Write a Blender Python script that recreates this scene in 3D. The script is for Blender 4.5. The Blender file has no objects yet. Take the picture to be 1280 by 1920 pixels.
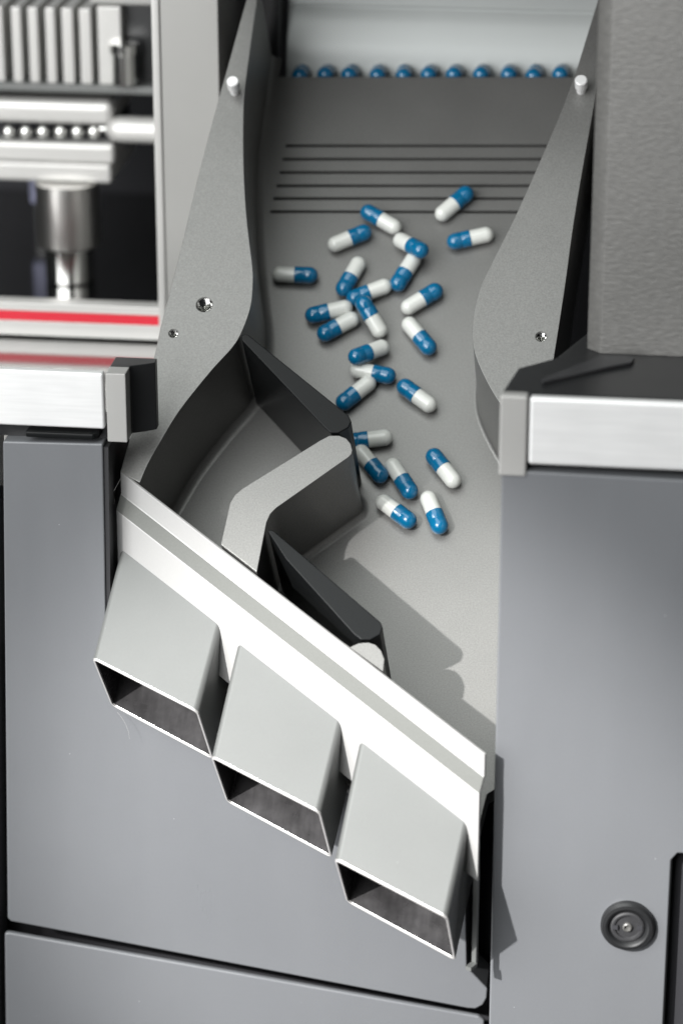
import bpy, bmesh, math, random
from mathutils import Matrix, Vector
random.seed(7)
S = 0.001                                   # every length below is in millimetres
rad = math.radians
scene = bpy.context.scene
COL = scene.collection

# ------------------------------------------------------------------ camera
PITCH, YAW, SLOPE = rad(22), rad(7), rad(42)
FWD = Vector((-math.sin(YAW)*math.cos(PITCH), math.cos(YAW)*math.cos(PITCH), -math.sin(PITCH)))
RIGHT = Vector((math.cos(YAW), math.sin(YAW), 0))
UP = RIGHT.cross(FWD)
cam_data = bpy.data.cameras.new('camera')
cam = bpy.data.objects.new('camera', cam_data)
COL.objects.link(cam)
m = Matrix((RIGHT, UP, -FWD)).transposed().to_4x4()
m.translation = Vector((128.9, -1206.5, 387.4))*S
cam.matrix_world = m
cam_data.sensor_fit = 'HORIZONTAL'
cam_data.sensor_width = 24.0
cam_data.lens = 100.0
cam_data.clip_start, cam_data.clip_end = 0.02, 50
cam_data.dof.use_dof = True
cam_data.dof.focus_distance = 1.185
cam_data.dof.aperture_fstop = 5.6
cam_data.dof.aperture_blades = 8
scene.camera = cam

# ------------------------------------------------------------------ light
world = bpy.data.worlds.new('World')
scene.world = world
world.use_nodes = True
world.node_tree.nodes['Background'].inputs[0].default_value = (0.93, 0.97, 1.0, 1)
world.node_tree.nodes['Background'].inputs[1].default_value = 0.015

def lamp(name, kind, loc, target, power, color=(1, 1, 1), **kw):
    d = bpy.data.lights.new(name, kind)
    d.energy, d.color = power, color
    for k, v in kw.items():
        setattr(d, k, v)
    o = bpy.data.objects.new(name, d)
    COL.objects.link(o)
    o.location = Vector(loc)*S
    o.rotation_euler = (Vector(target)-Vector(loc)).to_track_quat('-Z', 'Y').to_euler()
    return o

# hard key from the left front, aimed at the lower end of the chute
lamp('key_spot', 'SPOT', (-750, -1480, 790), (5, -225, -180), 330, (1, 0.985, 0.96),
     spot_size=rad(13), spot_blend=0.75, shadow_soft_size=0.014)
# low softbox on the left: what the upright steel faces mirror
lamp('low_softbox', 'AREA', (-830, -660, -720), (0, -170, -90), 2.5, (1, 1, 1),
     shape='RECTANGLE', size=1.2, size_y=0.5)
# big soft light in front on the left
lamp('front_softbox', 'AREA', (-760, -1250, 420), (0, -150, -80), 28, (1, 1, 1),
     shape='RECTANGLE', size=1.3, size_y=1.0)
# overhead softbox: what the sloping faces mirror
lamp('top_softbox', 'AREA', (-360, -620, 850), (-40, -120, -80), 13, (0.96, 1.0, 0.98),
     shape='RECTANGLE', size=1.1, size_y=1.2)

vs = scene.view_settings
vs.view_transform, vs.look, vs.exposure, vs.gamma = 'Standard', 'None', 0.0, 1.0
vs.use_curve_mapping = False

# measured outlines in millimetres: chute outlines as (across, up the slope), upright ones as (x, z)
G = {
 'rail_left_outer': [[-67.34, 127.75], [-69.35, 112.46], [-72.79, 84.05], [-74.98, 66.91], [-79.74, 24.93], [-82.89, -10.74], [-86.85, -47.68], [-88.19, -65.13], [-90.97, -89.04], [-93.6, -104.3], [-95.83, -120.62]],
 'rail_left_inner': [[-63.47, 127.87], [-63.74, 107.4], [-63.96, 84.35], [-63.82, 67.3], [-62.47, 50.22], [-59.91, 28.44], [-56.9, 8.9], [-53.86, -6.6], [-51.13, -19.3], [-49.98, -27.98], [-49.74, -39.01], [-51.77, -50.04], [-55.14, -59.0], [-63.51, -71.72], [-74.27, -90.54], [-80.78, -105.94], [-84.69, -116.35], [-86.98, -125.13]],
 'rail_right_inner_top': [[92.54, 141.34], [86.83, 114.2], [79.61, 78.75], [70.58, 46.24], [60.05, 12.18], [53.14, -7.55], [47.64, -23.31], [45.5, -34.62], [44.99, -45.0], [46.0, -54.46], [48.3, -61.77], [52.72, -70.95]],
 'rail_right_outer': [[97.28, 141.48], [94.58, 123.95], [92.17, 92.42], [89.21, 59.87], [86.98, 36.74], [84.48, 7.27], [82.77, -20.78], [81.4, -39.79], [79.79, -60.34], [78.35, -81.08], [76.85, -110.85], [76.45, -139.94]],
 'flap_a': [[-52.35, -54.22], [-51.44, -53.14], [-49.38, -53.21], [-3.43, -89.7], [-1.92, -92.56], [-2.91, -95.44], [-6.67, -98.12], [-10.21, -98.29], [-12.89, -95.92], [-51.56, -56.25]],
 'flap_b': [[-31.54, -144.79], [-30.96, -144.04], [-29.4, -144.2], [17.84, -182.56], [18.87, -184.6], [18.21, -187.9], [14.55, -190.43], [10.61, -190.64], [7.63, -188.48], [-22.85, -156.96]],
 'block_a': [[-0.45, -105.53], [-1.38, -102.59], [-3.46, -100.21], [-6.59, -98.99], [-10.57, -99.2], [-14.34, -101.73], [-44.17, -125.45], [-46.94, -128.54], [-48.53, -132.29], [-50.31, -151.32], [-34.26, -162.94], [-32.64, -140.49], [-31.5, -136.54], [-29.37, -133.66], [-1.7, -108.81], [-0.6, -107.27]],
 'block_b': [[20.56, -198.42], [18.99, -194.82], [16.54, -192.4], [13.68, -191.52], [9.88, -192.08], [6.61, -193.88], [4.11, -192.28], [20.47, -203.49]],
 'plate': [[-95.83, -127.78, -38.35], [63.24, -213.93, -115.92]],
 'grooves': [[-52.43, 79.34], [76.11, 84.09], [-53.18, 72.02], [74.1, 76.8], [-53.68, 64.75], [73.3, 69.58], [-54.43, 57.5], [72.51, 62.4], [-55.2, 50.58], [71.7, 55.54], [-55.96, 43.54], [70.92, 48.28]],
 'holes': [[-69.66, -39.34], [-81.29, -53.95], [73.98, -48.6]],
 'pins': [[-68.33, 69.41], [83.99, 75.26]],
 'capsules': [[-40.7, 8.41, 0.3, 0, 0], [-17.76, 28.55, 28.1, 0, 0], [-15.51, 8.58, -112.3, 0, 0], [-6.61, 0.79, -153.2, 0, 0], [-23.69, -9.84, -162.6, 0, 0], [-18.84, -17.33, -145.6, 0, 0], [-4.07, -13.59, 126.9, 6.5, 0], [-3.6, -31.8, -141.0, 6.8, 0.6], [-1.31, -40.03, -9.8, 0, 0], [-7.98, -50.41, -134.7, 0, 0], [18.78, -50.47, 143.7, 0, 0], [-0.55, -73.13, -168.8, 0, 0], [1.55, -84.84, -49.1, 0, 0], [15.35, -91.22, -55.6, 0, 0], [33.06, -85.36, 129.2, 0, 0], [14.35, -107.09, -35.9, 0, 0], [30.69, -106.82, -66.0, 0, 0], [-4.53, 38.96, 149.9, 0, 0], [27.98, 48.74, 48.2, 0, 0], [36.4, 30.81, -163.4, 0, 0], [10.45, 23.83, -39.2, 6.5, 0.4], [8.8, 12.1, -114.4, 0, 0], [17.28, -1.62, 38.0, 0, 0], [17.47, -20.53, -50.1, 0, 0]],
 'door_right': [[65.66, -6.6], [66.58, -121.69], [66.49, -247.13], [75.43, -6.57], [121.31, -203.98], [131.61, -203.25], [121.76, -215.91], [139.58, -164.77]],
 'row': [[-50.39, 79.95], [-38.28, 80.3], [-26.71, 80.63], [-14.15, 80.98], [-2.13, 81.33], [10.12, 81.68], [22.09, 82.02], [34.78, 82.38], [47.19, 82.73], [59.33, 83.08], [71.68, 83.43]],
 'mech': [[-206.39, 94.58], [-205.44, 56.56], [-201.04, 94.72], [-196.25, 56.82], [-192.49, 94.94], [-187.62, 57.07], [-183.95, 95.16], [-179.0, 57.33], [-175.69, 95.37], [-170.13, 57.58], [-166.91, 95.59], [-161.27, 57.84], [-157.88, 95.83], [-146.26, 58.28], [-151.0, 78.09], [-137.66, 60.4], [-208.1, 57.29], [-133.02, 54.12], [-208.54, 47.84], [-171.17, 35.99], [-150.54, 49.57], [-209.51, 26.63], [-170.88, 5.95], [-151.84, 6.59], [-156.21, 39.97], [-131.02, 27.22], [-193.48, 6.57], [-161.13, -28.43], [-191.4, -29.54], [-166.54, -50.62]],
 'balls': [[-205.78, 30.84], [-197.08, 31.11], [-188.39, 31.38], [-179.44, 31.66], [-170.77, 31.93], [-162.39, 32.2], [-205.89, 28.38]],
}

# ------------------------------------------------------------------ materials
def new_mat(name):
    mt = bpy.data.materials.new(name)
    mt.use_nodes = True
    nt = mt.node_tree
    return mt, nt, nt.nodes['Principled BSDF']

def material(name, color, rough=0.4, metal=0.0, grain=0.0, grain_scale=2200, bump=0.0, stretch=None,
             blotch=0.0, blotch_scale=14, rough_var=0.0, coat=0.0, spec=0.5, specks=0.0, smear=None):
    mt, nt, p = new_mat(name)
    L = nt.links.new
    p.inputs['Base Color'].default_value = (*color, 1)
    p.inputs['Roughness'].default_value = rough
    p.inputs['Metallic'].default_value = metal
    p.inputs['Coat Weight'].default_value = coat
    p.inputs['Coat Roughness'].default_value = 0.12
    p.inputs['Specular IOR Level'].default_value = spec
    tc = nt.nodes.new('ShaderNodeTexCoord')
    mp = nt.nodes.new('ShaderNodeMapping')
    L(tc.outputs['Object'], mp.inputs['Vector'])
    if stretch:
        mp.inputs['Scale'].default_value = stretch
    n1 = nt.nodes.new('ShaderNodeTexNoise')
    n1.inputs['Scale'].default_value = grain_scale
    n1.inputs['Detail'].default_value = 3
    L(mp.outputs[0], n1.inputs['Vector'])
    n2 = nt.nodes.new('ShaderNodeTexNoise')
    n2.inputs['Scale'].default_value = blotch_scale
    n2.inputs['Detail'].default_value = 5
    n2.inputs['Roughness'].default_value = 0.6
    L(tc.outputs['Object'], n2.inputs['Vector'])
    def centred(node, amount):
        a = nt.nodes.new('ShaderNodeMath'); a.operation = 'MULTIPLY_ADD'
        a.inputs[1].default_value = amount*2
        a.inputs[2].default_value = 1-amount
        L(node.outputs['Fac'], a.inputs[0])
        return a
    if grain or blotch:
        g, b = centred(n1, grain), centred(n2, blotch)
        mul = nt.nodes.new('ShaderNodeMath'); mul.operation = 'MULTIPLY'
        L(g.outputs[0], mul.inputs[0]); L(b.outputs[0], mul.inputs[1])
        vm = nt.nodes.new('ShaderNodeVectorMath'); vm.operation = 'SCALE'
        vm.inputs[0].default_value = color
        L(mul.outputs[0], vm.inputs['Scale'])
        L(vm.outputs[0], p.inputs['Base Color'])
    if rough_var:
        rv = centred(n2, rough_var)
        rm = nt.nodes.new('ShaderNodeMath'); rm.operation = 'MULTIPLY'
        rm.inputs[1].default_value = rough
        L(rv.outputs[0], rm.inputs[0]); L(rm.outputs[0], p.inputs['Roughness'])
    if specks:                                  # sparse dust grains
        vo = nt.nodes.new('ShaderNodeTexVoronoi')
        vo.inputs['Scale'].default_value = 110
        L(tc.outputs['Object'], vo.inputs['Vector'])
        lt = nt.nodes.new('ShaderNodeMath'); lt.operation = 'LESS_THAN'
        rnd = nt.nodes.new('ShaderNodeSeparateColor')
        L(vo.outputs['Color'], rnd.inputs[0])
        size = nt.nodes.new('ShaderNodeMath'); size.operation = 'MULTIPLY_ADD'
        size.inputs[1].default_value, size.inputs[2].default_value = 0.055, -0.024
        L(rnd.outputs[0], size.inputs[0]); L(vo.outputs['Distance'], lt.inputs[0]); L(size.outputs[0], lt.inputs[1])
        amt = nt.nodes.new('ShaderNodeMath'); amt.operation = 'MULTIPLY'
        amt.inputs[1].default_value = specks
        L(lt.outputs[0], amt.inputs[0])
        mx = nt.nodes.new('ShaderNodeMix'); mx.data_type = 'RGBA'
        mx.inputs['B'].default_value = (0.55, 0.55, 0.55, 1)
        if p.inputs['Base Color'].links:
            L(p.inputs['Base Color'].links[0].from_socket, mx.inputs['A'])
        else:
            mx.inputs['A'].default_value = (*color, 1)
        L(amt.outputs[0], mx.inputs['Factor'])
        L(mx.outputs['Result'], p.inputs['Base Color'])
    if smear:                                   # wiped and rubbed streaks in the gloss
        m2 = nt.nodes.new('ShaderNodeMapping')
        m2.inputs['Scale'].default_value = smear
        n3 = nt.nodes.new('ShaderNodeTexNoise')
        n3.inputs['Scale'].default_value = 1.0
        n3.inputs['Detail'].default_value = 6
        L(tc.outputs['Object'], m2.inputs['Vector']); L(m2.outputs[0], n3.inputs['Vector'])
        ra = nt.nodes.new('ShaderNodeMapRange')
        ra.inputs['From Min'].default_value, ra.inputs['From Max'].default_value = 0.3, 0.7
        ra.inputs['To Min'].default_value, ra.inputs['To Max'].default_value = rough*0.72, rough*1.30
        L(n3.outputs['Fac'], ra.inputs['Value'])
        L(ra.outputs[0], p.inputs['Roughness'])
    if bump:
        bp = nt.nodes.new('ShaderNodeBump')
        bp.inputs['Strength'].default_value = bump
        bp.inputs['Distance'].default_value = 0.0002
        L(n1.outputs['Fac'], bp.inputs['Height'])
        L(bp.outputs[0], p.inputs['Normal'])
    return mt

M = {}
M['anodised'] = material('grey_anodised_aluminium', (0.188, 0.1865, 0.181), 0.44, 0.6, grain=0.30, grain_scale=1500, bump=0.25, blotch=0.10, blotch_scale=28, rough_var=0.12, specks=0.25)
M['steel'] = material('satin_steel_sheet', (0.138, 0.142, 0.1395), 0.50, 0.35, grain=0.05, grain_scale=1200, blotch=0.07, blotch_scale=30, specks=0.2)
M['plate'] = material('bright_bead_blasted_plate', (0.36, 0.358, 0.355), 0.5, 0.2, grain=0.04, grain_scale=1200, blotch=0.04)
M['jog_shade'] = material('jog_shade_grey', (0.125, 0.128, 0.122), 0.75, 0.0, grain=0.10, grain_scale=1500, spec=0.12)  # duller reflection of the jog fold, put into the colour
M['duct_shade'] = material('smudged_shaded_steel', (0.060, 0.058, 0.060), 0.30, 0.6, grain=0.3, grain_scale=500, stretch=(1, 0.15, 0.15), blotch=0.6, blotch_scale=70, rough_var=0.5)  # darkness inside the ducts put into the colour; blotches are smudges
M['black'] = material('black_anodised_aluminium', (0.006, 0.0066, 0.007), 0.34, 0.0, grain=0.2, blotch=0.1, rough_var=0.15, spec=0.14)
M['paint'] = material('blue_grey_lacquer', (0.134, 0.139, 0.148), 0.36, 0.0, grain=0.04, grain_scale=900, blotch=0.11, blotch_scale=8, bump=0.05, specks=0.5, smear=(40, 40, 8))
M['paint_edge'] = material('dark_panel_edge', (0.02, 0.02, 0.022), 0.5)
M['bar'] = material('brushed_aluminium_trim', (0.74, 0.74, 0.74), 0.40, 0.3, grain=0.10, grain_scale=700, stretch=(0.06, 1, 1), blotch=0.06, blotch_scale=30, rough_var=0.15)
M['cap_paint'] = material('light_grey_painted_end_cap', (0.36, 0.356, 0.346), 0.42, 0.2, grain=0.06, blotch=0.05)
M['dark'] = material('dark_painted_metal', specks=0.4, color=(0.016, 0.0165, 0.0175), rough=0.36, metal=0.1, grain=0.1, blotch=0.15, rough_var=0.2)
M['void'] = material('dark_interior_shade', (0.022, 0.022, 0.026), 0.8)
M['column'] = material('grey_textured_column', (0.125, 0.123, 0.118), 0.42, 0.25, grain=0.30, grain_scale=420, stretch=(0.7, 0.7, 1.8), bump=1.0, blotch=0.16, blotch_scale=18, rough_var=0.2)
M['post'] = material('grey_post_paint', (0.32, 0.316, 0.305), 0.4, 0.2, grain=0.05, blotch=0.06, rough_var=0.1)
M['white'] = material('frosted_white_plate', (0.40, 0.42, 0.415), 0.4, 0.1, blotch=0.06, blotch_scale=25, rough_var=0.1)
M['cream'] = material('pale_machine_paint', (0.54, 0.532, 0.517), 0.3, 0.3, blotch=0.05)
M['chrome'] = material('polished_steel', (0.8, 0.8, 0.78), 0.14, 1.0, blotch=0.05)
M['turned'] = material('turned_steel', (0.62, 0.61, 0.59), 0.30, 1.0, blotch=0.05)
M['rim'] = material('bare_cut_steel_edge', (0.58, 0.565, 0.56), 0.30, 0.4)
M['red'] = material('red_stripe', (0.62, 0.015, 0.035), 0.35)
M['table'] = material('glossy_dark_table', (0.34, 0.34, 0.335), 0.10, 1.0, blotch=0.2, rough_var=0.3)
M['lavender'] = material('lavender_grey_plastic', (0.30, 0.31, 0.45), 0.5)
M['rubber'] = material('black_rubber', (0.03, 0.03, 0.032), 0.45, specks=0.6, grain=0.3, grain_scale=900, blotch=0.3, blotch_scale=60, rough_var=0.3)
M['cap_blue'] = material('blue_gelatine', (0.002, 0.115, 0.245), 0.17, 0.0, coat=0.4, blotch=0.06, blotch_scale=120)
M['body_white'] = material('white_gelatine', (0.62, 0.63, 0.60), 0.24, 0.0, coat=0.25, blotch=0.03, blotch_scale=120)
M['groove'] = M['void']

# ------------------------------------------------------------------ mesh helpers (millimetres in, metres out)
def weigh(o):
    md = o.modifiers.new('weighted_normals', 'WEIGHTED_NORMAL')   # keeps big faces flat beside small bevels
    md.keep_sharp = True
    md.weight = 60

def link_mesh(name, bm, mat, parent=None, bevel=0.0, seg=2, smooth=30, loc=None):
    bmesh.ops.remove_doubles(bm, verts=bm.verts, dist=1e-4)
    bmesh.ops.recalc_face_normals(bm, faces=bm.faces)
    if bevel:
        es = [e for e in bm.edges if len(e.link_faces) == 2 and e.calc_face_angle(0) > rad(28)]
        bmesh.ops.bevel(bm, geom=es, offset=bevel, segments=seg, profile=0.5, affect='EDGES', clamp_overlap=True)
    if loc is not None:
        bmesh.ops.translate(bm, verts=bm.verts, vec=-Vector(loc))
    bmesh.ops.scale(bm, vec=(S, S, S), verts=bm.verts)
    me = bpy.data.meshes.new(name)
    bm.to_mesh(me); bm.free()
    for p in me.polygons:
        p.use_smooth = True
    me.set_sharp_from_angle(angle=rad(smooth))
    me.materials.append(mat)
    o = bpy.data.objects.new(name, me)
    COL.objects.link(o)
    if bevel: weigh(o)
    if parent is not None:
        o.parent = parent
    elif loc is not None:
        o.location = Vector(loc)*S
    return o

def prism(bm, outline, z0, z1, f=lambda x, y, z: (x, y, z)):
    lo = [bm.verts.new(f(x, y, z0)) for x, y in outline]
    hi = [bm.verts.new(f(x, y, z1)) for x, y in outline]
    k = len(outline)
    bm.faces.new(lo[::-1]); bm.faces.new(hi)
    for i in range(k):
        j = (i+1) % k
        bm.faces.new((lo[i], lo[j], hi[j], hi[i]))
    return bm

def box(bm, x0, x1, y0, y1, z0, z1):
    return prism(bm, [(x0, y0), (x1, y0), (x1, y1), (x0, y1)], z0, z1)

def front(bm, outline, y0, y1):
    """outline in (x, z), extruded from y0 (front) to y1 (back)"""
    return prism(bm, outline, y0, y1, lambda x, z, y: (x, y, z))

def lathe(bm, profile, f, steps=40, cap0=True, cap1=True):
    """profile (r, t); f(x, y, t) places it"""
    rings = []
    for r, t in profile:
        rings.append([bm.verts.new(f(r*math.cos(2*math.pi*i/steps), r*math.sin(2*math.pi*i/steps), t)) for i in range(steps)])
    for a, b in zip(rings, rings[1:]):
        for i in range(steps):
            j = (i+1) % steps
            bm.faces.new((a[i], a[j], b[j], b[i]))
    if cap0: bm.faces.new(rings[0][::-1])
    if cap1: bm.faces.new(rings[-1])
    return bm

def smooth_path(pts, sub=6):
    out = []
    k = len(pts)
    for i in range(k-1):
        p0, p1, p2, p3 = (Vector(pts[max(0, min(k-1, i+d))]) for d in (-1, 0, 1, 2))
        for s in range(sub):
            t = s/sub
            out.append(0.5*((2*p1)+(p2-p0)*t+(2*p0-5*p1+4*p2-p3)*t*t+(3*p1-p0-3*p2+p3)*t**3))
    out.append(Vector(pts[-1]))
    return [(v[0], v[1]) for v in out]

def fillet(bm, path, r, left=True, seg=6, z=0.0, bite=0.15):
    """concave quarter round where a wall (the path) meets the floor; the floor lies on the left of the path when left"""
    rows = []
    k = len(path)
    for i, p in enumerate(path):
        a, b = Vector(path[max(0, i-1)]), Vector(path[min(k-1, i+1)])
        d = (b-a).normalized()
        nn = Vector((-d.y, d.x)) if left else Vector((d.y, -d.x))
        row = []
        for s in range(seg+1):
            ph = s/seg*math.pi/2
            off, h = r-r*math.sin(ph)-bite, r-r*math.cos(ph)-bite*0.3
            row.append(bm.verts.new((p[0]+nn.x*off, p[1]+nn.y*off, z+h)))
        rows.append(row)
    for a, b in zip(rows, rows[1:]):
        for s in range(seg):
            bm.faces.new((a[s], a[s+1], b[s+1], b[s]))
    return bm

def empty(name, loc, label=None, cat=None, group=None, rot=None):
    o = bpy.data.objects.new(name, None)
    COL.objects.link(o)
    o.location = Vector(loc)*S
    o.empty_display_size = 0.01
    if rot: o.rotation_euler = rot
    tag(o, label, cat, group)
    return o

def tag(o, label=None, cat=None, group=None, kind=None):
    if label: o['label'] = label
    if cat: o['category'] = cat
    if group: o['group'] = group
    if kind: o['kind'] = kind
    return o

def cut(target, cutters):
    """boolean difference, baked into the mesh"""
    target.modifiers.clear()
    for c in cutters:
        md = target.modifiers.new('cut', 'BOOLEAN')
        md.operation, md.object, md.solver = 'DIFFERENCE', c, 'EXACT'
    dg = bpy.context.evaluated_depsgraph_get()
    me = bpy.data.meshes.new_from_object(target.evaluated_get(dg))
    target.modifiers.clear()
    target.data = me
    for p in me.polygons: p.use_smooth = True
    me.set_sharp_from_angle(angle=rad(30))
    weigh(target)
    for c in cutters:
        bpy.data.objects.remove(c, do_unlink=True)

CS, SN = math.cos(SLOPE), math.sin(SLOPE)
def chute_world(a, b, h):
    return Vector((a, b*CS-h*SN, b*SN+h*CS))

# ------------------------------------------------------------------ the sloping chute
H = 57.0
tray = empty('chute_tray', (0, 0, 0), 'grey anodised sloping capsule chute with two tall curved side rails', 'chute', rot=(SLOPE, 0, 0))

lo_in, lo_out = G['rail_left_inner'], G['rail_left_outer']
li, lo = smooth_path(lo_in), smooth_path(lo_out)
ri = smooth_path(G['rail_right_inner_top']+[[58.5, -80.5], [66, -90], [74, -97]])
ro = smooth_path(G['rail_right_outer'][:10]+[[77.8, -95]])

# floor: thick plate whose edges run inside the rails
plate_l, plate_r = Vector(G['plate'][0]), Vector(G['plate'][1])
floor_outline = [(-66, 117.4), (81, 122.3), (70, 20), (64, -60), (72, -90), (76, -110), (75, -222), (62, -232), (56, -268), (-90, -164), (-90, -118), (-68, -85), (-58, -60), (-56, -20), (-68, 60)]
bm = prism(bmesh.new(), floor_outline, -12, 0)
floor = link_mesh('floor_plate', bm, M['anodised'], tray, bevel=0.6)
cutters = []
gr = G['grooves']
for k in range(0, 12, 2):
    (x0, y0), (x1, y1) = gr[k], gr[k+1]
    d = Vector((x1-x0, y1-y0)).normalized(); nn = Vector((-d.y, d.x))*0.8
    x1, y1 = x1+d.x*6, y1+d.y*6
    c = link_mesh('cutter', prism(bmesh.new(), [(x0-nn.x, y0-nn.y), (x1-nn.x, y1-nn.y), (x1+nn.x, y1+nn.y), (x0+nn.x, y0+nn.y)], -5.5, 1), M['void'], tray)
    cutters.append(c)
bpy.context.view_layer.update()
cut(floor, cutters)

def rail(outline, holes, pin, name='side_rail'):
    r = link_mesh(name, prism(bmesh.new(), outline, -14, H), M['anodised'], tray, bevel=0.35)
    cs = []
    for (x, y), rr, dep in holes:
        cs.append(link_mesh('cutter', lathe(bmesh.new(), [(rr, H-dep), (rr, H-0.5), (rr+0.45, H), (rr+0.45, H+2)], lambda a, b, t, x=x, y=y: (x+a, y+b, t)), M['void'], tray))
    if cs:
        bpy.context.view_layer.update()
        cut(r, cs)
    for (x, y), rr, dep in holes:
        prof, t = [], H-0.45
        while t > H-dep+0.8:
            prof += [(rr-0.02, t), (rr-0.5, t-0.42)]
            t -= 0.84
        link_mesh('threaded_hole', lathe(bmesh.new(), prof, lambda a, b, t, x=x, y=y: (x+a, y+b, t+a*0.06), cap0=False, cap1=False), M['chrome'], r, smooth=20)
    (x, y) = pin
    link_mesh('guide_pin', lathe(bmesh.new(), [(2.0, H-2), (2.0, H+3.2), (2.75, H+3.6), (2.75, H+8.2), (2.3, H+8.7)], lambda a, b, t: (x+a, y+b, t)), M['bar'], r, smooth=35)
    return r

hl = G['holes']
rail_left = rail(li+lo[::-1], [(hl[0], 3.3, 11), (hl[1], 1.8, 8)], G['pins'][0])
rail_left['label'] = 'left side rail with an S-shaped inner edge and two threaded holes'
rail_right = rail(ri+ro[::-1], [(hl[2], 2.1, 9)], G['pins'][1])
rail_right['label'] = 'right side rail bulging towards the chute with one threaded hole'
link_mesh('wall_fillet', fillet(bmesh.new(), li, 4.2, left=True), M['anodised'], rail_left, smooth=60)
link_mesh('wall_fillet', fillet(bmesh.new(), ri, 2.0, left=False), M['anodised'], rail_right, smooth=60)
# lower right wall of the chute, tucked behind the right cabinet
link_mesh('lower_wall', prism(bmesh.new(), [(68.5, -92), (67.5, -110), (68.5, -150), (67.5, -205), (75.6, -205), (75.6, -98)], -13.5, H-0.6), M['anodised'], tray, bevel=0.35)

def rounded(pts): return [tuple(p) for p in pts]
blk = link_mesh('divider_block', prism(bmesh.new(), rounded(G['block_a']), -2, H-0.4), M['anodised'], tray, bevel=0.35)
blk['label'] = 'long bent divider block with a rounded nose'
ba = G['block_a']
pa = smooth_path([ba[14], ba[15], ba[0], ba[1], ba[2], ba[3]], 4)
pb = [tuple(ba[11]), tuple(ba[12]), tuple(ba[13])]+pa
link_mesh('wall_fillet', fillet(bmesh.new(), pb, 3.4, left=False), M['anodised'], blk, smooth=60)
blk2 = link_mesh('divider_block', prism(bmesh.new(), rounded(G['block_b']), -2, H-0.4), M['anodised'], tray, bevel=0.35)
blk2['label'] = 'short rounded divider block behind the steel front plate'

# ------------------------------------------------------------------ black gate flaps lying between the lanes
for key, label in (('flap_a', 'upper black tapered gate flap between the left rail and the divider nose'),
                   ('flap_b', 'lower black tapered gate flap just behind the steel front plate')):
    pts = G[key]
    cx, cy = pts[5]
    w0 = chute_world(cx, cy, 0)
    root = empty('gate_flap', w0, label, 'gate flap', 'black gate flaps in the chute', rot=(SLOPE, 0, 0))
    link_mesh('blade', prism(bmesh.new(), [(x-cx, y-cy) for x, y in pts], 0.5, H+0.3), M['black'], root, bevel=0.5, seg=3)
    link_mesh('pivot', lathe(bmesh.new(), [(3.2, -1.0), (3.2, 0.55)], lambda a, b, t: (a-4.5, b+3.5, t)), M['chrome'], root)

# ------------------------------------------------------------------ steel front plate with three outlet ducts
outlet = empty('outlet_plate', G['plate'][0], 'bright bent steel front plate with three slanted outlet ducts', 'outlet plate')
dvec = (plate_r-plate_l)
dh = Vector((dvec.x, dvec.y, 0)).normalized()
pn = Vector((dh.y, -dh.x, 0))                # faces front left
prof = [(0, 0), (0, -9.6), (3.4, -16.2), (3.4, -55)]  # lower edge cut short; the dark void stands in for shade between ducts
bm = bmesh.new()
th = 1.4
inner = [(k-th, z) for k, z in prof]
loop = prof+inner[::-1]
A = [bm.verts.new(plate_l+pn*k+Vector((0, 0, z))) for k, z in loop]
B = [bm.verts.new(plate_r+pn*k+Vector((0, 0, z))) for k, z in loop]
kk = len(loop)
bm.faces.new(A); bm.faces.new(B[::-1])
for i in range(kk):
    j = (i+1) % kk
    bm.faces.new((A[i], B[i], B[j], A[j]))
face = link_mesh('face_plate', bm, M['plate'], outlet, bevel=0.35, loc=plate_l)

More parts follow.
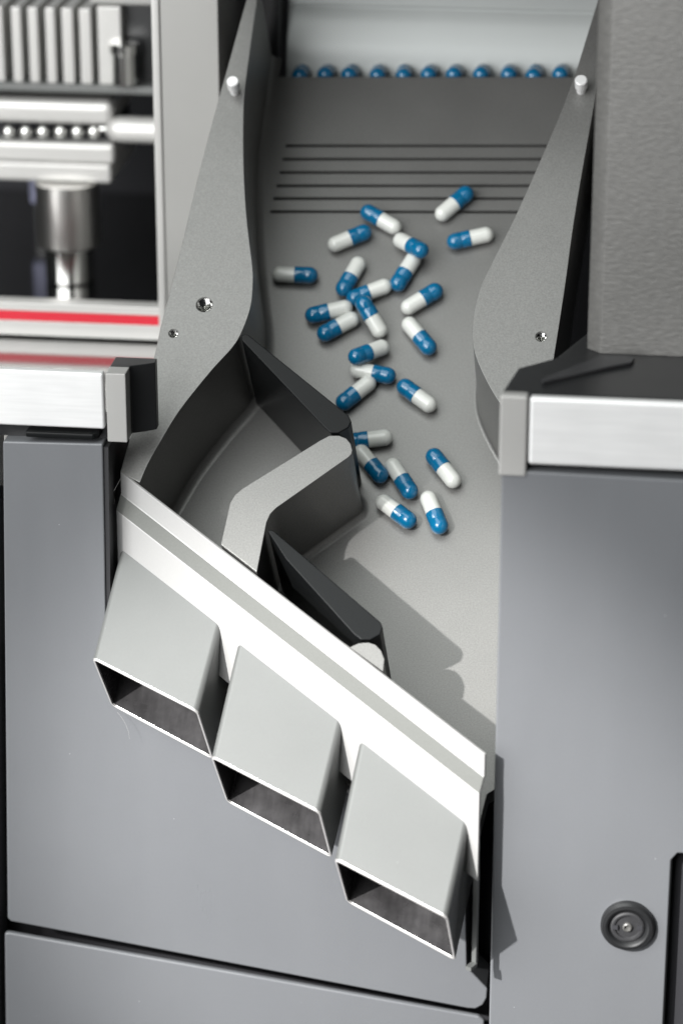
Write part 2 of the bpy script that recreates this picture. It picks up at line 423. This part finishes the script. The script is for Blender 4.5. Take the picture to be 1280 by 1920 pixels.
bm = bmesh.new()  # added strip over the jog: the fold's greyer shading as colour
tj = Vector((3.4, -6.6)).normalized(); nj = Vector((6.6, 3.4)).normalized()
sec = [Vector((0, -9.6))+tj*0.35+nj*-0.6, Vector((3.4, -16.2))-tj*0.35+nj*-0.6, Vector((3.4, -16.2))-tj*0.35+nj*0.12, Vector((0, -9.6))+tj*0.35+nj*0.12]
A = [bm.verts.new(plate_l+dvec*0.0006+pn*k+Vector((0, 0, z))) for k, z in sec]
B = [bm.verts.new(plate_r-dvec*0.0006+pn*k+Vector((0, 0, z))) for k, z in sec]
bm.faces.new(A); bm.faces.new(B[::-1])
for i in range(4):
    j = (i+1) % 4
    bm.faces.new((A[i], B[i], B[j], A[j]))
link_mesh('jog_shade_band', bm, M['jog_shade'], outlet, loc=plate_l)
plate_cutters = []
def duct(k):
    step = Vector((53.6, -29.2, -27.1))*k
    a = Vector((-96.0, -131.2, -70.8)); b = Vector((-49.8, -156.1, -92.8))
    am = Vector((-101.4, -169.0, -104.6)); bmm = Vector((-55.0, -184.8, -118.9))
    ax2, lat2 = Vector((-0.1118, -0.9937)), Vector((0.9937, -0.1118))
    def low(lat, along):
        q = lat2*lat+ax2*along
        return chute_world(q.x, q.y, -8)
    cm, dm = low(-77.0, 208.6), low(-28.6, 225.3)
    axw = (am-a).normalized(); axr = (bmm-b).normalized()
    nn = Vector((0, -SN, CS))
    a0, b0 = a-axw*4, b-axr*4
    la, lb = (cm-am), (dm-bmm)
    c0, d0 = a0+la, b0+lb
    def loop(TL, TR, BR, BL, inset):
        w, hgt = (TR-TL).length, (BL-TL).length
        r = 2.7-inset*0.8
        pts = []
        for cx, cy, s in ((inset+r, inset+r, 180), (w-inset-r, inset+r, 270), (w-inset-r, hgt-inset-r, 0), (inset+r, hgt-inset-r, 90)):
            for i in range(7):
                t = rad(s+i*15)
                u, v = (cx+r*math.cos(t))/w, (cy+r*math.sin(t))/hgt
                pts.append((TL*(1-u)+TR*u)*(1-v)+(BL*(1-u)+BR*u)*v+step)
        return pts
    def shell(loops, name, mat, parent, **kw):
        bm = bmesh.new()
        rows = [[bm.verts.new(p) for p in l] for l in loops]
        for q in range(len(rows)):
            x, y = rows[q], rows[(q+1) % len(rows)]
            for i in range(28):
                j = (i+1) % 28
                bm.faces.new((x[i], x[j], y[j], y[i]))
        return link_mesh(name, bm, mat, parent, loc=plate_l, **kw)
    def mouth(back, inset):
        return loop(am-axw*back, bmm-axr*back, dm-axr*back, cm-axw*back, inset)
    o = shell([mouth(0.35, 1.15), mouth(0.08, 0.95), mouth(0, 0.7), mouth(0, 0.45), mouth(0.08, 0.15), mouth(0.35, 0.0),
               loop(a0, b0, d0, c0, 0.0), loop(a0, b0, d0, c0, 1.15)], 'outlet_duct', M['steel'], outlet, smooth=50)
    weigh(o)
    shell([mouth(0.7, 1.2), mouth(0.05, 1.0), mouth(-0.08, 0.75), mouth(-0.08, 0.42), mouth(0.05, 0.1), mouth(0.7, -0.06)],
          'mouth_rim', M['rim'], o, smooth=60)
    i0, i1 = am-axw*0.9, bmm-axr*0.9  # added inner skin, coloured dark for the shade inside the duct
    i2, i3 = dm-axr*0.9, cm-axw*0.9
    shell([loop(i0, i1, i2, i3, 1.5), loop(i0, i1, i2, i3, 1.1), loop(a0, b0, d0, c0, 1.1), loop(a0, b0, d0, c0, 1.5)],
          'duct_shade_skin', M['duct_shade'], o, smooth=32)
    # the opening in the face plate that the duct passes through
    back, fore = loop(a0-axw*14, b0-axr*14, d0-axr*14, c0-axw*14, 0.3), loop(a0+axw*75, b0+axr*75, d0+axr*75, c0+axw*75, 0.3)
    cbm = bmesh.new()
    p, q = [cbm.verts.new(v) for v in back], [cbm.verts.new(v) for v in fore]
    cbm.faces.new(p); cbm.faces.new(q[::-1])
    for i in range(28):
        j = (i+1) % 28
        cbm.faces.new((p[i], q[i], q[j], p[j]))
    plate_cutters.append(link_mesh('cutter', cbm, M['void'], outlet, loc=plate_l))
    o['label'] = ('upper left outlet duct', 'middle outlet duct', 'lower right outlet duct')[k]
for k in range(3): duct(k)
# narrow foot of the plate beside the last duct
ft = plate_r-dh*2.2
bm = bmesh.new()
for k0, k1, z0, z1, w in ((1.6, 3.0, -94, -50, 2.0), (3.0, 7.5, -94, -92.4, 2.6)):
    p0 = [ft+pn*k0, ft+dh*w+pn*k0, ft+dh*w+pn*k1, ft+pn*k1]
    prism(bm, [(v.x, v.y) for v in p0], plate_r.z+z0, plate_r.z+z1)
link_mesh('plate_foot', bm, M['steel'], outlet, loc=plate_l)
bpy.context.view_layer.update()
cut(face, plate_cutters)

# ------------------------------------------------------------------ capsules
def capsule_parts():
    rb, rc, L0 = 3.62, 3.86, 21.2
    ring = lambda x: (lambda a, b, t: (t, a, b))
    half = L0/2
    prof = [(0.02, -half)]
    for i in range(1, 13):
        t = i/12*math.pi/2
        prof.append((rb*math.sin(t), -half+rb*(1-math.cos(t))))
    prof += [(rb, 0.6)]
    body = link_mesh('body', lathe(bmesh.new(), prof, lambda a, b, t: (t, a, b), steps=32), M['body_white'], smooth=60)
    prof = [(rb-0.05, 0.0), (rc-0.12, 0.0), (rc, 0.12), (rc, 3.6), (rc-0.13, 3.9), (rc-0.13, 4.2), (rc, 4.5)]
    for i in range(0, 13):
        t = i/12*math.pi/2
        prof.append((max(0.02, rc*math.cos(t)), half-rc+rc*math.sin(t)))
    cap = link_mesh('cap', lathe(bmesh.new(), prof, lambda a, b, t: (t, a, b), steps=32), M['cap_blue'], smooth=40)
    me = (body.data, cap.data)
    bpy.data.objects.remove(body); bpy.data.objects.remove(cap)
    return me
BODY_ME, CAP_ME = capsule_parts()
BASE = Matrix.Rotation(SLOPE, 4, 'X')

def capsule(mat, label, group):
    root = bpy.data.objects.new('capsule', None)
    root.empty_display_size = 0.004
    COL.objects.link(root)
    root.matrix_world = mat @ Matrix.Diagonal((random.uniform(0.975, 1.03), random.uniform(0.985, 1.01), random.uniform(0.985, 1.01), 1))
    tag(root, label, 'capsule', group)
    for nm, me in (('body', BODY_ME), ('cap', CAP_ME)):
        c = bpy.data.objects.new(nm, me)
        COL.objects.link(c)
        c.parent = root

LABELS = [
 'capsule lying level on its own near the left wall of the chute',
 'capsule just below the lowest groove, its blue end up towards the right',
 'capsule with white end up, just above the central star-shaped cluster',
 'capsule in the cluster lying under the blue end of another',
 'upper of two parallel capsules at the left of the cluster',
 'lower of two parallel capsules at the left of the cluster',
 'capsule in the cluster leaning with its blue end on another, white end down',
 'capsule resting with its blue end on the white end of a lower one',
 'capsule half hidden under another, blue end pointing right',
 'capsule touching the upper edge of the black flap, blue end down left',
 'capsule right of the flap, blue end up left and white end down right',
 'capsule with only a sliver of blue showing behind the flap tip',
 'capsule with its white end partly hidden by the tip of the black flap',
 'capsule with white end up, between flap tip and the rightmost low capsule',
 'rightmost of the low capsules, blue end up and white end down right',
 'capsule beside the divider nose, white end half in shadow, blue end lit',
 'lowest capsule on the chute, steep with its blue end down',
 'capsule whose blue end touches the lowest groove, left of centre',
 'uppermost capsule on the chute, lying across the grooves',
 'capsule at far right by the right rail, white end pointing right',
 'capsule propped with its blue end on the white end of another',
 'capsule with white end tucked under a propped capsule, blue end down',
 'capsule below the right rail bulge level, blue end up right, alone',
 'capsule alone near the middle, white end up left and blue end down']
for (a, b, ang, lb, lw), lab in zip(G['capsules'], LABELS):
    tilt = math.asin(max(-1, min(1, (lb-lw)/16.0)))
    h = 3.86+(lb+lw)/2
    mt = Matrix.Translation(chute_world(a, b, h)*S) @ BASE @ Matrix.Rotation(rad(ang), 4, 'Z') @ Matrix.Rotation(-tilt, 4, 'Y') @ Matrix.Rotation(random.uniform(0, 6.28), 4, 'X')
    capsule(mt, lab, 'blue and white capsules scattered on the chute')

ORD = ['leftmost', 'second', 'third', 'fourth', 'fifth', 'middle', 'seventh', 'eighth', 'ninth', 'tenth', 'rightmost']
for (x, z), o_ in zip(G['row'], ORD):
    mt = Matrix.Translation(Vector((x, 102.0, z-2.2))*S) @ Matrix.Rotation(rad(-90+random.uniform(-5, 5)), 4, 'Z') @ Matrix.Rotation(rad(random.uniform(-4, 4)), 4, 'Y')
    t_ = 'counted from the left ' if o_ not in ('leftmost', 'middle', 'rightmost') else ''
    capsule(mt, '%s %sin the row of blue capsule ends above the chute' % (o_, t_), 'row of capsules at the top of the chute')

# ------------------------------------------------------------------ behind the top of the chute
cv = empty('discharge_cover', (20, 104, 60), 'frosted white cover plate behind the row of blue capsules', 'cover plate')
bm = bmesh.new()
sec = [(104, 66), (104, 84), (106, 92), (110, 100), (112, 105.5), (112.8, 106.2), (112.8, 107.4), (112, 108), (116, 116), (124, 130), (136, 150)]
ou = sec+[(y+3, z) for y, z in sec[::-1]]
prism(bm, ou, -58, 122, lambda y, z, x: (x, y, z))
link_mesh('plate', bm, M['white'], cv, loc=(20, 104, 60), smooth=45)
bm = bmesh.new(); box(bm, -58, 122, 84, 103.6, 56, 73.6)
link_mesh('feed_ledge', bm, M['anodised'], cv, bevel=0.5, loc=(20, 104, 60))

bm = bmesh.new(); box(bm, -420, 240, 330, 336, -140, 420)
tag(link_mesh('machine_back_wall', bm, M['void'], loc=(0, 330, -140)), kind='structure')
bm = bmesh.new(); box(bm, -70, -60.5, 96, 130, 20, 200)  # dark box added where there is only a black gap
tag(link_mesh('gap_shade_filler', bm, M['dark'], bevel=1, loc=(-65, 96, 20)), 'added dark box filling the shaded gap between the left rail and the white cover', 'filler')

# ------------------------------------------------------------------ grey posts either side
po = empty('frame_post', (-95, 45, -58), 'pale grey upright post behind the left rail with a bright edge', 'post')
bm = bmesh.new(); box(bm, -107.2, -80.5, 45, 150, -58, 260)
link_mesh('post_body', bm, M['post'], po, bevel=0.8, seg=2, loc=(-95, 45, -58))
bm = bmesh.new(); box(bm, -111.0, -107.3, 44, 120, -58, 260)
link_mesh('edge_trim', bm, M['cream'], po, bevel=0.8, seg=2, loc=(-95, 45, -58))
bm = prism(bmesh.new(), [(330, -150), (330, 190), (95.5, 190)]+[(95.5, -144.2), (95.9, -145.0), (100.6, -149.7), (101.3, -150)], 29.2, 330)
tag(link_mesh('frame_column', bm, M['column'], loc=(200, -150, 29.2)), 'broad dark grey textured column standing on the right ledge', 'column')

# ------------------------------------------------------------------ right cabinet
def part(name, bm, mat, parent, origin, **kw):
    """a part modelled in world millimetres, hung under a thing that stands at origin"""
    return link_mesh(name, bm, mat, parent, loc=origin, **kw)

RC = (150, -203, -430)
rc = empty('machine_cabinet', RC, 'out-of-focus blue-grey cabinet on the right with a round cam lock', 'cabinet', 'machine cabinets')
bm = prism(bmesh.new(), [(66.14, -196), (70.07, -170), (84.20, -156), (96, -120), (330, -120), (330, -199.5), (66.34, -199.5)], 0, 28.99)
lt = part('ledge_top', bm, M['dark'], rc, RC, bevel=1.2)
bm = prism(bmesh.new(), [(80.06, -186), (80.57, -190), (103.77, -170), (113.36, -163), (114.37, -157), (109.32, -155), (100.75, -157)], 28.99, 30.60)
part('rubber_pad', bm, M['rubber'], lt, RC, bevel=0.5)
bm = bmesh.new(); box(bm, 76.63, 330, -203.6, -199, 1.84, 28.78)
tb = part('trim_bar', bm, M['bar'], rc, RC, bevel=1.4, seg=3)
bm = bmesh.new(); box(bm, 65.53, 76.03, -203.8, -198, -3.10, 29.19)
part('end_cap', bm, M['cap_paint'], tb, RC, bevel=0.9, seg=3)
bm = bmesh.new(); box(bm, 66.54, 330, -196, -160, -6, 5)
part('shadow_gap_strip', bm, M['dark'], rc, RC)
bm = front(bmesh.new(), [(66.64, -430), (137.48, -430), (137.48, -163.94), (139.90, -160.62), (330, -160.62), (330, -4.5), (66.64, -1)], -203, -184)
door = part('door', bm, M['paint'], rc, RC, bevel=0.8, seg=3)
bm = front(bmesh.new(), [(138.08, -430), (330, -430), (330, -161.22), (140.50, -161.22), (138.08, -163.94)], -196, -186)
part('handle_recess', bm, M['void'], rc, RC)
LX, LZ = 121.37, -194.0
def lk(a, b, t): return (LX+a, -203-t, LZ+b)
part('cam_lock', lathe(bmesh.new(), [(10.8, -0.5), (10.8, 2.2), (10.0, 3.4), (8.7, 3.6), (7.9, 3.2), (7.2, 2.2), (6.8, 2.0), (4.4, 2.0), (4.2, 0.6)], lk), M['dark'], door, RC, smooth=25)
part('lock_core', lathe(bmesh.new(), [(1.2, 0.7), (1.9, 0.9), (1.9, 3.0), (1.4, 3.4), (0.8, 2.2)], lk, steps=24), M['column'], door, RC)
part('lock_ring', lathe(bmesh.new(), [(6.7, 2.05), (6.7, 2.7), (6.0, 3.0), (5.2, 2.9), (4.8, 2.1)], lk), M['rubber'], door, RC)
for s in (-1, 1):
    bm = bmesh.new(); box(bm, LX+s*4.9-1.1, LX+s*4.9+1.1, -206.2, -204.8, LZ-0.9+s*0.2, LZ+0.9+s*0.2)
    part('key_notch', bm, M['void'], door, RC)

# ------------------------------------------------------------------ left cabinet
LC = (-100, -141, -430)
lc = empty('machine_cabinet', LC, 'blue-grey cabinet on the left and below the ducts, with a slanting seam', 'cabinet', 'machine cabinets')
bm = bmesh.new(); box(bm, -300, -98.95, -141, -136.5, -14.9, 9.2)
tb = part('trim_bar', bm, M['bar'], lc, LC, bevel=1.0, seg=3)
bm = prism(bmesh.new(), [(-97.9, -141), (-89.7, -141), (-89.7, -132.1), (-97.9, -132.1)], -20.2, 9.4)
part('end_cap', bm, M['cap_paint'], tb, LC, bevel=0.5)
bm = prism(bmesh.new(), [(-97.8, -132.0), (-89.7, -132.0), (-89.6, -130.6), (-84, -127.6), (-80.5, -125), (-80.5, -120), (-97.8, -120)], -20.0, 9.3)
part('end_bracket', bm, M['dark'], tb, LC, bevel=0.4)
bm = bmesh.new(); box(bm, -300, -99.5, -134, -120, -21.8, -15.0)
part('gap_strip', bm, M['dark'], lc, LC)
bm = prism(bmesh.new(), [(-131.9, -141.5), (-103.6, -141.5), (-101.6, -139), (-101.6, -133), (-131.9, -133)], -19.6, -17.0)
part('latch_tab', bm, M['black'], lc, LC, bevel=0.7)
arc = [(61.8, -266.4), (61.6, -270.9), (60.0, -274.7), (56.8, -276.9), (53.2, -276.9)]
pan = [(-141.6, -22.0), (-99.9, -21.2), (-101.2, -104), (-98.9, -112), (-97.6, -139.8), (49.1, -143), (52.7, -256.3)]+arc+[(-148.3, -247.8), (-149.7, -246.3)]
bm = front(bmesh.new(), pan, -141, -121)
door = part('door', bm, M['paint'], lc, LC, bevel=0.8, seg=3)
bm = front(bmesh.new(), [(-99.7, -23), (-101.0, -109), (-99.4, -109), (-97.9, -23)], -140, -95)
part('edge_gasket', bm, M['paint_edge'], door, LC)
bm = front(bmesh.new(), [(-151.4, -254.0), (-149.1, -253.6), (58.2, -280.6), (60.7, -282.6), (61.2, -430), (-157.2, -430)], -141, -138.2)
part('lower_panel', bm, M['paint'], lc, LC, bevel=0.9, seg=3)
bm = front(bmesh.new(), [(-145.6, -22), (-154.7, -246), (-158.7, -430), (-300, -430), (-300, -22)], -141, -121)
part('side_panel', bm, M['paint'], lc, LC, bevel=0.8)
bm = bmesh.new(); box(bm, -300, 66, -111, -104, -430, -130)  # dark sheet added so the panel gaps show black
part('dark_backing', bm, M['void'], lc, LC)

# ------------------------------------------------------------------ blurred mechanism at the far left
bm = bmesh.new(); box(bm, -330, -98, -130, 320, -52, -46)
tag(link_mesh('work_table', bm, M['table'], bevel=0.6, loc=(-200, 0, -52)), kind='structure')
st = empty('stripe_plinth', (-200, 90, -45), 'white plinth with a red stripe on the dark table', 'plinth')
bm = bmesh.new(); box(bm, -330, -100, 61.5, 74, -45, -37.6); link_mesh('white_step', bm, M['cream'], st, bevel=0.8, loc=(-200, 90, -45))
bm = bmesh.new(); box(bm, -330, -100, 62, 74, -37.6, -33); link_mesh('red_stripe', bm, M['red'], st, bevel=0.3, loc=(-200, 90, -45))
bm = bmesh.new(); box(bm, -330, -100, 62.4, 72, -33, -28.8); link_mesh('white_top', bm, M['cream'], st, bevel=0.8, loc=(-200, 90, -45))

mech = G['mech']
pr = empty('press_cylinder', (-178, 165, -30), 'blurred steel cylinder with polished rod on the far left table', 'cylinder')
cx = -177.5
def cyl(a, b, t): return (cx+a, 156+b, t)
link_mesh('sleeve', lathe(bmesh.new(), [(15.4, -27), (16.2, -26), (16.2, 5.8)], cyl), M['turned'], pr, loc=(-178, 165, -30))
link_mesh('rod', lathe(bmesh.new(), [(12.6, -45), (12.6, -26)], cyl), M['chrome'], pr, loc=(-178, 165, -30))
bb = empty('bearing_block', (-190, 150, 6), 'blurred pale two-part block with a row of balls between its halves', 'bearing block')
L3 = (-190, 150, 6)
bm = bmesh.new(); box(bm, -260, -152, 150, 215, 36, 48.5); link_mesh('upper_half', bm, M['cream'], bb, bevel=4, seg=3, loc=L3)
bm = bmesh.new(); box(bm, -260, -152, 150, 215, 16.5, 26.6); link_mesh('lower_half', bm, M['cream'], bb, bevel=2, seg=3, loc=L3)
bm = bmesh.new(); box(bm, -260, -154, 152, 215, 6, 16.2); link_mesh('base', bm, M['cream'], bb, bevel=2, seg=3, loc=L3)
bm = bmesh.new(); box(bm, -260, -156, 160, 214, 26, 36.5); link_mesh('core', bm, M['void'], bb, loc=L3)
for x, z in G['balls'][:6]:
    bm = bmesh.new()
    bmesh.ops.create_uvsphere(bm, u_segments=16, v_segments=10, radius=3.4, matrix=Matrix.Translation((x, 154, z)))
    link_mesh('ball', bm, M['chrome'], bb, loc=L3, smooth=80)
rod = empty('guide_rod', (-140, 155, 27), 'thick pale rod running from the bearing block to the post', 'rod')
link_mesh('shaft', lathe(bmesh.new(), [(3, -156), (5.8, -153), (6.6, -149), (6.6, -100)], lambda a, b, t: (t, 155+a, 33.6+b)), M['cream'], rod, loc=(-140, 155, 27), smooth=50)
link_mesh('neck', lathe(bmesh.new(), [(1.2, -163), (1.2, -154)], lambda a, b, t: (t, 155+a, 33.6+b), steps=16), M['chrome'], rod, loc=(-140, 155, 27))

cb = empty('comb_block', (-180, 150, 54), 'blurred silver comb of upright fins on a flat plate, top left', 'comb block')
L4 = (-180, 150, 54)
bm = bmesh.new(); box(bm, -300, -120, 146, 230, 53.5, 57.4); link_mesh('plate', bm, M['steel'], cb, bevel=0.6, loc=L4)
for x0, x1 in ((-218.5, -214), (-210, -205.3), (-201, -196.2), (-192.6, -187.8), (-184, -179.2), (-175.8, -170.2), (-167, -161.3)):
    bm = bmesh.new(); box(bm, x0, x1, 149, 190, 57.5, 94.8); link_mesh('fin', bm, M['cream'], cb, bevel=0.6, loc=L4)
bm = bmesh.new(); box(bm, -157.9, -146.4, 149, 190, 57.5, 96); link_mesh('end_fin', bm, M['cream'], cb, bevel=0.6, loc=L4)
bm = bmesh.new(); box(bm, -300, -120, 190, 230, 57.5, 94); link_mesh('fin_back', bm, M['void'], cb, loc=L4)
bm = bmesh.new(); box(bm, -146.2, -126, 158, 230, 57.5, 95.5); link_mesh('end_block', bm, M['dark'], cb, bevel=1, loc=L4)
bm = bmesh.new(); box(bm, -162, -120, 152, 225, 96.5, 112); link_mesh('head', bm, M['post'], cb, bevel=1.5, loc=L4)
link_mesh('knob', lathe(bmesh.new(), [(6.4, 59), (6.4, 74), (7.4, 74.5), (7.4, 78.5), (6.6, 79.2)], lambda a, b, t: (-144.4+a, 147+b, t)), M['chrome'], cb, loc=L4, smooth=35)

for (x0, x1, z0, z1, y, lab) in ((-142, -128, 38, 62, 235, 'pale lavender blurred block behind the guide rod'), (-216, -203, -30, 2, 235, 'dim lavender blurred block behind the steel cylinder')):
    o = empty('plastic_block', ((x0+x1)/2, y, z0), lab, 'block')
    bm = bmesh.new(); box(bm, x0, x1, y, y+30, z0, z1); link_mesh('block_body', bm, M['lavender'], o, bevel=2, seg=3, loc=((x0+x1)/2, y, z0))
    bm = bmesh.new(); box(bm, x0+2, x1-2, y+4, y+26, z0-40, z0); link_mesh('block_stem', bm, M['dark'], o, loc=((x0+x1)/2, y, z0))

# ------------------------------------------------------------------ a strand of lint caught under the first duct
pts = [Vector(v) for v in ((-96.5, -146, -140.0), (-94.6, -147.5, -142.0), (-92.9, -148.6, -144.6), (-91.6, -149, -147.6), (-91.0, -149, -151))]
bm = bmesh.new()
rows = []
for i, p_ in enumerate(smooth_path([(v.x, v.z) for v in pts], 4)):
    yy = -146-3*i/16
    rows.append([bm.verts.new((p_[0]+0.05*math.cos(q*2.0944), yy, p_[1]+0.05*math.sin(q*2.0944))) for q in range(3)])
for a_, b_ in zip(rows, rows[1:]):
    for q in range(3):
        bm.faces.new((a_[q], a_[(q+1) % 3], b_[(q+1) % 3], b_[q]))
tag(link_mesh('lint_strand', bm, M['post'], loc=(-96.5, -146, -140)), 'thin pale strand of lint hanging under the upper left duct', 'lint')

# upper housing over the top of the chute, above the picture: it shades the feed end
bm = bmesh.new(); box(bm, -78, 94, -42, 170, 188, 300)
tag(link_mesh('machine_hood', bm, M['column'], bevel=4, seg=3, loc=(0, 0, 188)), kind='structure')
